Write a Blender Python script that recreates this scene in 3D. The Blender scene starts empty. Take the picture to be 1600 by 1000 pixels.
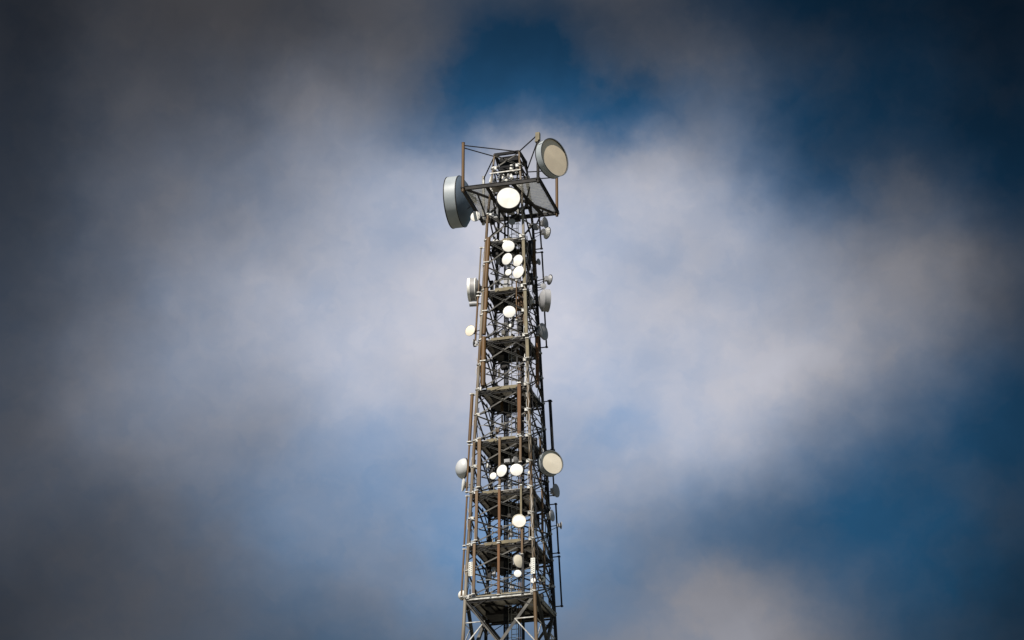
import bpy, math, random
from mathutils import Vector, Matrix
random.seed(11)
R = math.radians
sc = bpy.context.scene
C = bpy.context.collection

# ------------------------------------------------------------------ camera
CAM = Vector((0.0, -163.5, 1.6)); PITCH = R(24.3); FOC = 4750.0      # focal length in photo pixels (1600 wide)
cd = bpy.data.cameras.new('camera'); cam = bpy.data.objects.new('camera', cd); C.objects.link(cam)
cam.location = CAM; cam.rotation_euler = (R(90) + PITCH, 0, 0)
cd.sensor_width = 36.0; cd.lens = 36.0 * FOC / 1600.0
cd.clip_start = 1.0; cd.clip_end = 30000.0
sc.camera = cam

# ------------------------------------------------------------------ exposure
sc.view_settings.view_transform = 'Standard'; sc.view_settings.look = 'None'
sc.view_settings.gamma = 1.0; sc.view_settings.exposure = 0.45
sc.render.film_transparent = False
sc.cycles.max_bounces = 5

# ------------------------------------------------------------------ sun
SUN_AZ, SUN_EL = -26.0, 44.0          # degrees left of straight behind the camera, and above the horizon
sd = bpy.data.lights.new('sun', 'SUN'); sun = bpy.data.objects.new('sun', sd); C.objects.link(sun)
sd.energy = 4.6; sd.angle = R(0.5); sd.color = (1.0, 0.94, 0.84)
S = Vector((math.sin(R(SUN_AZ)) * math.cos(R(SUN_EL)), -math.cos(R(SUN_AZ)) * math.cos(R(SUN_EL)), math.sin(R(SUN_EL))))
sun.rotation_euler = S.to_track_quat('Z', 'Y').to_euler(); sun.location = (-40, -80, 120)

# ------------------------------------------------------------------ sky with broken cloud
LB_N, LC_N, SKY_GAIN, BLUE_TINT = 0.14, 0.25, 2 ** -0.45, (0.088, 0.225, 0.280)
world = bpy.data.worlds.new('World'); sc.world = world; world.use_nodes = True
nt = world.node_tree; N = nt.nodes; L = nt.links
for n in list(N): N.remove(n)
def put(inp, v):
    if hasattr(v, 'is_output'): L.new(v, inp)
    else: inp.default_value = v
def M_(op, a, b=0.0, c=0.0, clamp=False):
    n = N.new('ShaderNodeMath'); n.operation = op; n.use_clamp = clamp
    put(n.inputs[0], a); put(n.inputs[1], b)
    if op in ('MULTIPLY_ADD',): put(n.inputs[2], c)
    return n.outputs[0]
def V_(op, a, b=(0, 0, 0), c=(0, 0, 0)):
    n = N.new('ShaderNodeVectorMath'); n.operation = op
    put(n.inputs[0], a)
    if op != 'LENGTH' and op != 'NORMALIZE': put(n.inputs[1], b)
    if op == 'MULTIPLY_ADD': put(n.inputs[2], c)
    return n.outputs[1] if op == 'LENGTH' else n.outputs[0]
def MR(v, a, b, c=0.0, d=1.0, kind='SMOOTHSTEP'):
    n = N.new('ShaderNodeMapRange'); n.interpolation_type = kind; n.clamp = True
    put(n.inputs['Value'], v)
    for k, x in (('From Min', a), ('From Max', b), ('To Min', c), ('To Max', d)): n.inputs[k].default_value = x
    return n.outputs['Result']
def NOISE(vec, scale, det, rough=0.5, dist=0.0, col=False):
    n = N.new('ShaderNodeTexNoise'); put(n.inputs['Vector'], vec)
    n.inputs['Scale'].default_value = scale; n.inputs['Detail'].default_value = det
    n.inputs['Roughness'].default_value = rough; n.inputs['Distortion'].default_value = dist
    return n.outputs['Color'] if col else n.outputs['Fac']
def MIXC(f, a, b):
    n = N.new('ShaderNodeMix'); n.data_type = 'RGBA'; n.clamp_factor = True
    put(n.inputs[0], f); put(n.inputs[6], a); put(n.inputs[7], b)
    return n.outputs[2]
tc = N.new('ShaderNodeTexCoord')
dr = V_('NORMALIZE', tc.outputs['Generated'])
sp = N.new('ShaderNodeSeparateXYZ'); L.new(dr, sp.inputs[0])
az = M_('MULTIPLY', M_('ARCTAN2', sp.outputs[0], sp.outputs[1]), 57.29578 * math.cos(PITCH))   # compass bearing, degrees
el = M_('MULTIPLY', M_('ARCSINE', sp.outputs[2]), 57.29578)                                     # height above the horizon, degrees
cb = N.new('ShaderNodeCombineXYZ'); L.new(az, cb.inputs[0]); L.new(el, cb.inputs[1])
p0 = cb.outputs[0]
w1 = V_('SUBTRACT', NOISE(p0, 0.45, 2.0, 0.5, 0.0, True), (0.5, 0.5, 0.5))
w2 = V_('SUBTRACT', NOISE(p0, 1.3, 3.0, 0.55, 0.0, True), (0.5, 0.5, 0.5))
p = V_('MULTIPLY_ADD', w1, (0.6, 0.5, 0), p0)
p = V_('MULTIPLY_ADD', w2, (0.6, 0.5, 0), p)
# cloud banks: (bearing, height above the horizon, log brightness, cloudiness), each a soft patch 3.14 degrees across its radius
BANKS = [
(-10.13,30.69,-0.70,-0.06), (-8.44,30.69,-0.25,0.14), (-6.76,30.69,-0.34,0.09), (-5.07,30.69,-0.25,0.42), (-3.38,30.69,-0.38,-0.37), (-1.69,30.69,0.20,0.59),
(0.00,30.69,-0.29,-0.40), (1.69,30.69,0.13,0.74), (3.38,30.69,-0.26,-0.16), (5.07,30.69,-0.56,-0.58), (6.76,30.69,-0.73,-0.30), (8.44,30.69,-0.39,0.03),
(10.13,30.69,-1.00,-0.32), (-10.13,29.09,-0.48,0.02), (-8.44,29.09,-0.31,-0.02), (-6.76,29.09,-0.09,0.14), (-5.07,29.09,-0.22,-0.07), (-3.38,29.09,0.03,0.36),
(-1.69,29.09,-0.23,-0.24), (0.00,29.09,-0.04,-0.37), (1.69,29.09,-0.40,-0.59), (3.38,29.09,-0.06,-0.01), (5.07,29.09,0.14,0.36), (6.76,29.09,-0.11,-0.10),
(8.44,29.09,-0.38,-0.33), (10.13,29.09,-0.56,-0.02), (-10.13,27.50,-0.48,0.03), (-8.44,27.50,-0.10,-0.06), (-6.76,27.50,0.02,0.18), (-5.07,27.50,0.08,-0.19),
(-3.38,27.50,0.70,0.23), (-1.69,27.50,0.17,-0.32), (0.00,27.50,0.64,0.40), (1.69,27.50,0.50,0.13), (3.38,27.50,0.56,0.22), (5.07,27.50,-0.14,-0.49),
(6.76,27.50,-0.34,-0.30), (8.44,27.50,-0.06,-0.01), (10.13,27.50,-0.67,-0.28), (-10.13,25.90,-0.40,-0.01), (-8.44,25.90,-0.04,0.03), (-6.76,25.90,0.27,0.03),
(-5.07,25.90,0.29,0.20), (-3.38,25.90,0.16,-0.03), (-1.69,25.90,0.71,0.22), (0.00,25.90,0.58,0.10), (1.69,25.90,0.24,-0.27), (3.38,25.90,0.60,0.23),
(5.07,25.90,0.42,0.07), (6.76,25.90,0.22,0.21), (8.44,25.90,-0.11,-0.15), (10.13,25.90,-0.37,-0.40), (-10.13,24.30,-0.21,-0.03), (-8.44,24.30,0.01,0.02),
(-6.76,24.30,0.01,0.01), (-5.07,24.30,0.62,0.03), (-3.38,24.30,0.63,0.09), (-1.69,24.30,0.39,0.07), (0.00,24.30,0.41,0.09), (1.69,24.30,0.85,0.45),
(3.38,24.30,0.20,-0.05), (5.07,24.30,0.47,0.03), (6.76,24.30,0.20,0.01), (8.44,24.30,0.48,0.44), (10.13,24.30,-0.35,0.18), (-10.13,22.70,-0.21,-0.09),
(-8.44,22.70,0.05,0.16), (-6.76,22.70,0.62,0.07), (-5.07,22.70,0.11,0.07), (-3.38,22.70,0.42,0.13), (-1.69,22.70,0.59,0.13), (0.00,22.70,0.63,0.20),
(1.69,22.70,0.27,-0.30), (3.38,22.70,0.62,0.14), (5.07,22.70,0.66,0.35), (6.76,22.70,0.23,0.11), (8.44,22.70,-0.05,-0.38), (10.13,22.70,-0.44,-0.42),
(-10.13,21.10,-0.01,0.12), (-8.44,21.10,-0.13,0.04), (-6.76,21.10,0.08,-0.05), (-5.07,21.10,0.20,0.12), (-3.38,21.10,0.50,-0.17), (-1.69,21.10,0.16,-0.18),
(0.00,21.10,0.41,0.15), (1.69,21.10,0.43,0.10), (3.38,21.10,0.60,0.30), (5.07,21.10,-0.07,-0.44), (6.76,21.10,0.07,-0.06), (8.44,21.10,-0.21,-0.20),
(10.13,21.10,0.03,0.09), (-10.13,19.51,-0.25,0.13), (-8.44,19.51,-0.00,-0.11), (-6.76,19.51,-0.31,0.30), (-5.07,19.51,0.24,-0.24), (-3.38,19.51,0.21,0.19),
(-1.69,19.51,0.46,0.15), (0.00,19.51,0.56,-0.44), (1.69,19.51,0.24,0.09), (3.38,19.51,-0.24,-0.50), (5.07,19.51,0.12,0.27), (6.76,19.51,-0.02,-0.54),
(8.44,19.51,0.11,0.10), (10.13,19.51,-0.66,-0.45), (-10.13,17.91,-0.60,0.00), (-8.44,17.91,-0.34,0.15), (-6.76,17.91,0.07,-0.07), (-5.07,17.91,-0.12,0.22),
(-3.38,17.91,0.03,-0.27), (-1.69,17.91,0.02,-0.04), (0.00,17.91,0.13,0.17), (1.69,17.91,0.15,0.02), (3.38,17.91,0.80,0.54), (5.07,17.91,0.42,0.16),
(6.76,17.91,-0.21,0.06), (8.44,17.91,-0.34,-0.28), (10.13,17.91,-0.72,0.03), ]
RB = 260 / 82.9
acc = (0.0, 0.0, 0.0)
for (cx, cy, lb, lc) in BANKS:
    q = V_('MULTIPLY_ADD', p, (1 / RB, 1 / RB, 0), (-cx / RB, -cy / RB, 0))
    g = MR(V_('LENGTH', q), 0.0, 1.0, 1.0, 0.0, 'SMOOTHERSTEP')
    gv = N.new('ShaderNodeCombineXYZ')
    for i in range(3): L.new(g, gv.inputs[i])
    acc = V_('MULTIPLY_ADD', gv.outputs[0], (lb, lc, 1.0), acc)
# smaller gaps and puffs with crisper edges: bearing, height, half width, half height, log brightness, cloudiness
WISPS = [(-0.1, 29.0, 1.7, 1.3, 0.0, -0.20), (-1.0, 28.2, 0.9, 1.1, 0.0, -0.15), (2.3, 28.3, 2.1, 0.85, -0.05, -0.30), (0.4, 27.5, 1.1, 0.6, 0.14, 0.26),
         (3.4, 29.4, 1.6, 0.6, 0.04, 0.14), (5.0, 28.2, 1.6, 1.1, 0.0, -0.22), (2.7, 25.5, 0.9, 0.45, -0.05, -0.12), (2.0, 22.2, 0.9, 0.5, -0.02, -0.12), (-2.0, 29.4, 1.2, 1.2, 0.05, 0.18),
         (4.0, 19.2, 1.8, 0.85, 0.10, 0.28), (6.2, 26.4, 1.0, 1.0, 0.0, -0.12), (7.2, 26.6, 0.9, 0.8, 0.10, 0.22),
         (2.4, 27.0, 2.0, 0.9, 0.06, 0.15), (5.2, 23.2, 1.4, 0.6, 0.05, 0.10), (-2.2, 27.0, 1.3, 0.9, 0.05, 0.10), (8.6, 25.2, 1.0, 0.8, 0.0, 0.1)]
pw = V_('MULTIPLY_ADD', V_('SUBTRACT', NOISE(p0, 2.2, 4.0, 0.6, 0.0, True), (0.5, 0.5, 0.5)), (0.9, 0.7, 0), p)
for (cx, cy, rx, ry, lb_, lc_) in WISPS:
    q = V_('MULTIPLY_ADD', pw, (1 / rx, 1 / ry, 0), (-cx / rx, -cy / ry, 0))
    g = MR(V_('LENGTH', q), 0.1, 1.15, 1.0, 0.0)
    gv = N.new('ShaderNodeCombineXYZ'); L.new(g, gv.inputs[0]); L.new(g, gv.inputs[1])
    acc = V_('MULTIPLY_ADD', gv.outputs[0], (lb_, lc_, 0.0), acc)
sa = N.new('ShaderNodeSeparateXYZ'); L.new(acc, sa.inputs[0])
near = MR(sa.outputs[2], 0.3, 1.6)
n1 = NOISE(dr, 5.0, 6.0, 0.55, 0.3); n2 = M_('SUBTRACT', NOISE(p0, 0.8, 5.0, 0.55, 0.3), 0.5); n3 = M_('SUBTRACT', NOISE(p0, 0.55, 4.0, 0.5, 0.2), 0.5)
gen_b = M_('MULTIPLY_ADD', M_('SUBTRACT', n1, 0.5), 0.8, math.log(0.18)); gen_c = MR(n1, 0.42, 0.62)
n4 = M_('SUBTRACT', NOISE(pw, 1.5, 5.0, 0.55, 0.3), 0.5)
lb = M_('ADD', M_('ADD', sa.outputs[0], math.log(0.12) + 0.02), M_('MULTIPLY_ADD', n3, LB_N, M_('MULTIPLY', n4, 0.12)))
lc = M_('ADD', M_('ADD', sa.outputs[1], 0.6), M_('MULTIPLY_ADD', n2, LC_N, M_('MULTIPLY', n4, 0.28)))
def MIXF(f, a, b): return M_('ADD', M_('MULTIPLY', b, f), M_('MULTIPLY', a, M_('SUBTRACT', 1.0, f)))
lb = MIXF(near, gen_b, lb); cover = M_('ADD', MIXF(near, gen_c, lc), 0.0, clamp=True)
bright = M_('MULTIPLY', M_('EXPONENT', lb), SKY_GAIN)
sky = N.new('ShaderNodeTexSky'); sky.sky_type = 'NISHITA'; sky.sun_disc = False
sky.sun_elevation = R(SUN_EL); sky.sun_rotation = R(180 - SUN_AZ)
sky.altitude = 300; sky.air_density = 1.0; sky.dust_density = 0.4; sky.ozone_density = 2.0
blue = V_('MULTIPLY', sky.outputs[0], BLUE_TINT)
tint = MIXC(cover, blue, (0.855, 0.868, 0.985, 1))
bs = N.new('ShaderNodeVectorMath'); bs.operation = 'SCALE'; L.new(tint, bs.inputs[0]); L.new(bright, bs.inputs[3])
col = bs.outputs[0]
bg = N.new('ShaderNodeBackground'); L.new(col, bg.inputs[0]); bg.inputs[1].default_value = 1.0
wo = N.new('ShaderNodeOutputWorld'); L.new(bg.outputs[0], wo.inputs[0])

# ------------------------------------------------------------------ materials
def mat(name, c1, c2=None, scale=3.0, lo=0.4, hi=0.65, rough=0.55, metal=0.0, bump=0.0, streak=False, spec=0.4):
    m = bpy.data.materials.new(name); m.use_nodes = True
    t = m.node_tree; b = t.nodes['Principled BSDF']
    b.inputs['Roughness'].default_value = rough; b.inputs['Metallic'].default_value = metal
    b.inputs['Specular IOR Level'].default_value = spec
    b.inputs['Base Color'].default_value = (*c1, 1)
    if c2:
        co = t.nodes.new('ShaderNodeTexCoord'); mp = t.nodes.new('ShaderNodeMapping')
        t.links.new(co.outputs['Object'], mp.inputs[0])
        mp.inputs['Scale'].default_value = (1, 1, 0.22) if streak else (1, 1, 1)
        n = t.nodes.new('ShaderNodeTexNoise'); n.inputs['Scale'].default_value = scale; n.inputs['Detail'].default_value = 4
        t.links.new(mp.outputs[0], n.inputs['Vector'])
        r = t.nodes.new('ShaderNodeMapRange'); r.inputs['From Min'].default_value = lo; r.inputs['From Max'].default_value = hi
        t.links.new(n.outputs['Fac'], r.inputs['Value'])
        x = t.nodes.new('ShaderNodeMix'); x.data_type = 'RGBA'
        x.inputs[6].default_value = (*c1, 1); x.inputs[7].default_value = (*c2, 1)
        t.links.new(r.outputs['Result'], x.inputs[0]); t.links.new(x.outputs[2], b.inputs['Base Color'])
        if bump:
            bp = t.nodes.new('ShaderNodeBump'); bp.inputs['Strength'].default_value = bump; bp.inputs['Distance'].default_value = 0.01
            t.links.new(n.outputs['Fac'], bp.inputs['Height']); t.links.new(bp.outputs[0], b.inputs['Normal'])
    return m
MT = dict(
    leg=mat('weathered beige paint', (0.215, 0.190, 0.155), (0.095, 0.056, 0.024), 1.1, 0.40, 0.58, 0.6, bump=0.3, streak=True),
    galv=mat('galvanised steel', (0.46, 0.46, 0.45), (0.24, 0.225, 0.20), 4.0, rough=0.5, metal=0.3, bump=0.2),
    dark=mat('dark weathered steel and painted shade', (0.014, 0.0135, 0.015), (0.030, 0.027, 0.026), 3.0, rough=0.6, bump=0.2, spec=0.2),  # also stands in for shade on the back legs and right-hand poles
    brace=mat('grey brown angle steel', (0.032, 0.030, 0.029), (0.10, 0.092, 0.08), 1.3, rough=0.6, bump=0.2),
    brown=mat('brown paint', (0.118, 0.062, 0.020), (0.066, 0.037, 0.014), 2.2, rough=0.55, bump=0.2, streak=True),
    rust=mat('rusty orange steel', (0.150, 0.064, 0.022), (0.075, 0.040, 0.017), 2.6, rough=0.7, bump=0.3, streak=True),
    olive=mat('olive beige paint', (0.175, 0.145, 0.082), (0.11, 0.088, 0.052), 2.0, rough=0.6, bump=0.2),
    deck=mat('grey deck plate', (0.52, 0.49, 0.45), (0.22, 0.20, 0.18), 1.4, rough=0.7, bump=0.2),
    plate=mat('pale platform sheet', (0.72, 0.72, 0.68), (0.62, 0.62, 0.58), 0.8, rough=0.6),
    white=mat('white radome', (0.81, 0.80, 0.775), (0.70, 0.68, 0.64), 1.7, rough=0.5),
    cream=mat('cream radome', (0.80, 0.725, 0.60), (0.72, 0.65, 0.53), 1.3, rough=0.6),
    tan=mat('tan radome', (0.78, 0.66, 0.50), (0.70, 0.59, 0.45), 1.3, rough=0.6),
    drumface=mat('pale grey dome cover', (0.56, 0.575, 0.60), (0.48, 0.49, 0.51), 1.2, rough=0.4),
    drum=mat('pale blue grey drum', (0.33, 0.36, 0.385), (0.27, 0.30, 0.325), 1.2, rough=0.45),
    back=mat('slate grey dish back', (0.10, 0.13, 0.17), (0.08, 0.105, 0.14), 1.0, rough=0.5),
    grey=mat('pale grey metal', (0.33, 0.33, 0.345), (0.26, 0.26, 0.27), 2.0, rough=0.4),
    midgrey=mat('mid grey radome and painted shade', (0.30, 0.295, 0.30), (0.235, 0.23, 0.235), 2.0, rough=0.5),  # shade on the small unlit dishes is put into this grey
    cable=mat('black cable', (0.012, 0.012, 0.014), None, rough=0.7, spec=0.15),
    pale_cable=mat('pale cable', (0.42, 0.38, 0.34), None, rough=0.5),
    ground=mat('dry grass and gravel', (0.17, 0.155, 0.13), (0.10, 0.105, 0.075), 0.02, 0.4, 0.6, rough=0.95),
    concrete=mat('concrete', (0.42, 0.40, 0.37), (0.34, 0.33, 0.30), 1.0, rough=0.9),
    hole=mat('dark hole', (0.05, 0.05, 0.05), None, rough=0.8),
)

# ------------------------------------------------------------------ mesh helpers
class MB:
    def __init__(s): s.v = []; s.f = []; s.sm = []
    def add(s, vs, fs, smooth=False):
        o = len(s.v); s.v += [tuple(q) for q in vs]; s.f += [tuple(i + o for i in f) for f in fs]; s.sm += [smooth] * len(fs)
    def prism(s, a, b, prof, up=None, smooth=False):
        """extrude a 2-D outline from a to b"""
        a = Vector(a); b = Vector(b); d = (b - a).normalized()
        up = Vector(up) if up else (Vector((0, 0, 1)) if abs(d.z) < 0.95 else Vector((0, 1, 0)))
        x = d.cross(up).normalized(); y = x.cross(d).normalized()
        n = len(prof)
        vs = [a + x * q[0] + y * q[1] for q in prof] + [b + x * q[0] + y * q[1] for q in prof]
        fs = [(i, (i + 1) % n, n + (i + 1) % n, n + i) for i in range(n)]
        s.add(vs, fs, smooth); s.add(vs[:n], [tuple(range(n - 1, -1, -1))]); s.add(vs[n:], [tuple(range(n))])
    def tube(s, a, b, r, n=10, r2=None):
        a = Vector(a); b = Vector(b); d = (b - a).normalized()
        up = Vector((0, 0, 1)) if abs(d.z) < 0.95 else Vector((0, 1, 0))
        x = d.cross(up).normalized(); y = x.cross(d).normalized(); r2 = r if r2 is None else r2
        cs = [(math.cos(2 * math.pi * i / n), math.sin(2 * math.pi * i / n)) for i in range(n)]
        vs = [a + x * c * r + y * q * r for c, q in cs] + [b + x * c * r2 + y * q * r2 for c, q in cs]
        s.add(vs, [(i, (i + 1) % n, n + (i + 1) % n, n + i) for i in range(n)], True)
        s.add(vs[:n], [tuple(range(n - 1, -1, -1))]); s.add(vs[n:], [tuple(range(n))])
    def beam(s, a, b, w, h, up=None): s.prism(a, b, [(-w/2, -h/2), (w/2, -h/2), (w/2, h/2), (-w/2, h/2)], up)
    def angle(s, a, b, w, t=0.012, up=None, fx=1, fy=1):
        pr = [(0, 0), (w * fx, 0), (w * fx, t * fy), (t * fx, t * fy), (t * fx, w * fy), (0, w * fy)]
        if fx * fy < 0: pr = pr[::-1]
        s.prism(a, b, pr, up)
    def channel(s, a, b, w, h, t=0.02, up=None, fx=1):
        pr = [(0, -h/2), (w*fx, -h/2), (w*fx, -h/2+t), (t*fx, -h/2+t), (t*fx, h/2-t), (w*fx, h/2-t), (w*fx, h/2), (0, h/2)]
        if fx < 0: pr = pr[::-1]
        s.prism(a, b, pr, up)
    def box(s, c, d, rz=0.0):
        c = Vector(c); m = Matrix.Rotation(rz, 3, 'Z')
        vs = [c + m @ Vector((x * d[0] / 2, y * d[1] / 2, z * d[2] / 2)) for x in (-1, 1) for y in (-1, 1) for z in (-1, 1)]
        s.add(vs, [(0, 1, 3, 2), (4, 6, 7, 5), (0, 4, 5, 1), (2, 3, 7, 6), (0, 2, 6, 4), (1, 5, 7, 3)])
    def lathe(s, prof, n=40, close=False):
        """revolve (radius, y) round the local Y axis"""
        vs = []; m = len(prof)
        for i in range(n):
            a = 2 * math.pi * i / n
            vs += [(r * math.cos(a), y, r * math.sin(a)) for r, y in prof]
        rng = range(m if close else m - 1)
        fs = [(i * m + j, ((i + 1) % n) * m + j, ((i + 1) % n) * m + (j + 1) % m, i * m + (j + 1) % m) for i in range(n) for j in rng]
        s.add(vs, fs, True)
    def path(s, pts, r, n=6):
        for a, b in zip(pts[:-1], pts[1:]): s.tube(a, b, r, n)
    def build(s, name, m, parent=None):
        me = bpy.data.meshes.new(name); me.from_pydata(s.v, [], s.f); me.validate()
        if len(me.polygons) == len(s.sm): me.polygons.foreach_set('use_smooth', s.sm)
        me.materials.append(m); me.update()
        o = bpy.data.objects.new(name, me); C.objects.link(o)
        if any(s.sm):
            try: me.set_sharp_from_angle(angle=R(38))
            except Exception: pass
        if parent: o.parent = parent
        return o
def one(fn, *a, **kw):
    m = MB(); getattr(m, fn)(*a, **kw); return m
def thing(name, label, cat, loc=(0, 0, 0), rz=0.0, group=None):
    o = bpy.data.objects.new(name, None); C.objects.link(o); o.location = loc; o.rotation_euler = (0, 0, rz)
    o['label'] = label; o['category'] = cat
    if group: o['group'] = group
    return o

# ------------------------------------------------------------------ tower frame of reference
YAW = R(16.5); TX = -0.10
TM = Matrix.Translation((TX, 0, 0)) @ Matrix.Rotation(-YAW, 4, 'Z'); TI = TM.inverted()
def h(z):       # half width of the tapering lattice at height z
    if z > 81.7: return 0.5 * (2.197 - (z - 81.7) * 0.149)
    return 0.5 * (2.197 + (81.7 - z) * 0.0775)
def ray(px, py):
    d = Vector(((px - 800) / FOC, 1, (500 - py) / FOC))
    c, s = math.cos(PITCH), math.sin(PITCH)
    return Vector((d.x, d.y * c - d.z * s, d.y * s + d.z * c))
def at(px, py, ax='v', kk=-1.0, off=0.0):
    """tower-frame point on the plane ax = kk*h(z)+off that is sighted at a measured pixel of the photograph"""
    o = TI @ CAM; d = TI.to_3x3() @ ray(px, py); i = 1 if ax == 'v' else 0; z = 70.0
    for _ in range(12):
        t = (kk * h(z) + off - o[i]) / d[i]; q = o + d * t; z = q.z
    return q
def ppm(q):     # photo pixels per metre at a tower-frame point
    w = TM @ q - CAM
    return FOC / (w.y * math.cos(PITCH) + w.z * math.sin(PITCH))
DZ = [at(797, y).z for y in (371, 449, 526, 603, 683, 764, 845, 927)]     # platform heights, top to bottom
def leg_pt(sx, sy, z, off=0.0): return Vector((sx * (h(z) + off), sy * (h(z) + off), z))

# ------------------------------------------------------------------ ground
g = MB(); g.add([(-6000, -6000, 0), (6000, -6000, 0), (6000, 6000, 0), (-6000, 6000, 0)], [(0, 1, 2, 3)])
go = g.build('ground', MT['ground']); go['kind'] = 'structure'

# ------------------------------------------------------------------ the lattice tower
tower = thing('lattice_tower', 'tall square lattice steel mast in weathered beige and brown, crowded with dishes and platforms', 'tower', (TX, 0, 0), -YAW)
ZT = at(811, 237, 'v', -1).z          # top of the mast head
nodes = []                             # bracing levels, two panels per bay
for a, b in zip(DZ[:-1], DZ[1:]): nodes += [a, (a + b) / 2]
nodes.append(DZ[-1])
up_nodes = [DZ[0] + 1.75, DZ[0] + 3.4, DZ[0] + 4.9, ZT]
levels = sorted(set(nodes + up_nodes), reverse=True)
low = [DZ[-1]]
while low[-1] > 7.5: low.append(low[-1] - 1.45 * 2 * h(low[-1]) * 0.98 if low[-1] > 16 else 0.35)
if low[-1] > 0.4: low.append(0.35)
for sx in (-1, 1):
    for sy in (-1, 1):
        m = MB()
        zs = [0.0, 57.9, 81.7, ZT + 0.05]; rs = [0.16, 0.10, 0.085, 0.06]
        for i in range(3): m.tube(leg_pt(sx, sy, zs[i]), leg_pt(sx, sy, zs[i + 1]), rs[i], 12, rs[i + 1])
        lo = m.build('leg', MT['leg' if sy < 0 else 'dark'], tower)  # back legs coloured dark to stand in for shade
        for z in levels[1:]:
            q = leg_pt(sx, sy, z); f = MB()
            f.tube(q - Vector((0, 0, .035)), q + Vector((0, 0, .035)), 0.14, 10)
            f.beam(q + Vector((-sx * .02, sy * .075, 0)), q + Vector((-sx * .24, sy * .07, 0)), 0.012, 0.20)
            f.beam(q + Vector((sx * .075, -sy * .02, 0)), q + Vector((sx * .07, -sy * .24, 0)), 0.012, 0.20)
            f.build('flange', MT['galv'], lo)
        pad = one('box', (0, 0, 0), (1.6, 1.6, 0.5)); pd = pad.build('foundation_pad', MT['concrete'], lo); pd.location = (sx * h(0), sy * h(0), 0.2)
faces = [((-1, -1), (1, -1), (0, -1)), ((1, -1), (1, 1), (1, 0)), ((1, 1), (-1, 1), (0, 1)), ((-1, 1), (-1, -1), (-1, 0))]
def crossbrace(z1, z0, A, B, nrm, w, mt):
    m = MB(); n = Vector((nrm[0], nrm[1], 0)); o = n * 0.03
    a1, b0 = leg_pt(*A, z1) + o, leg_pt(*B, z0) + o
    a0, b1 = leg_pt(*A, z0) - o * 0.4, leg_pt(*B, z1) - o * 0.4
    m.angle(a1, b0, w, 0.012, n, 1, 1); m.angle(a0, b1, w, 0.012, n, 1, -1)
    mid = (a1 + b0 + a0 + b1) / 4
    m.beam(mid - o * 1.2, mid + o * 1.6, 0.12, 0.12)
    return m.build('cross_brace', MT[mt], tower)
for z1, z0 in zip(levels[:-1], levels[1:]):
    if z1 - z0 < 0.9: continue
    for A, B, nrm in faces: crossbrace(z1, z0, A, B, nrm, 0.075, 'brace')
for z1, z0 in zip(low[:-1], low[1:]):
    for A, B, nrm in faces:
        o = crossbrace(z1, z0, A, B, nrm, 0.17, 'brace')
        m = MB(); mid = (z1 + z0) / 2; f = 0.5
        a1, b1, a0, b0 = leg_pt(*A, z1), leg_pt(*B, z1), leg_pt(*A, z0), leg_pt(*B, z0)
        qa, qb = a1.lerp(b0, .27), b1.lerp(a0, .27); za = qa.z
        m.angle(leg_pt(*A, za), qa, 0.06, 0.01); m.angle(leg_pt(*B, za), qb, 0.06, 0.01)
        m.angle(qa, leg_pt(*A, mid - .2), 0.06, 0.01); m.angle(qb, leg_pt(*B, mid - .2), 0.06, 0.01)
        m.build('secondary_brace', MT['galv'], tower)
for z in (low[0], *low[1:-1]):
    m = MB()
    for A, B, nrm in faces: m.channel(leg_pt(*A, z - .12), leg_pt(*B, z - .12), 0.08, 0.18, 0.014)
    m.build('horizontal_ring', MT['galv'], tower)

def wavy(sx, sy, z0, z1, ox, oy, mt, r=0.022, amp=0.05, nm='jumper_cable'):
    pts = []; n = int((z1 - z0) / 0.25); ph = random.random() * 6
    for i in range(n + 1):
        zz = z0 + (z1 - z0) * i / n; q = leg_pt(sx, sy, zz)
        pts.append(Vector((q.x + ox + amp * math.sin(ph + i * 1.9), q.y + oy + amp * .6 * math.cos(ph + i * 1.3), zz)))
    return one('path', pts, r, 6).build(nm, MT[mt], tower)
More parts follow.
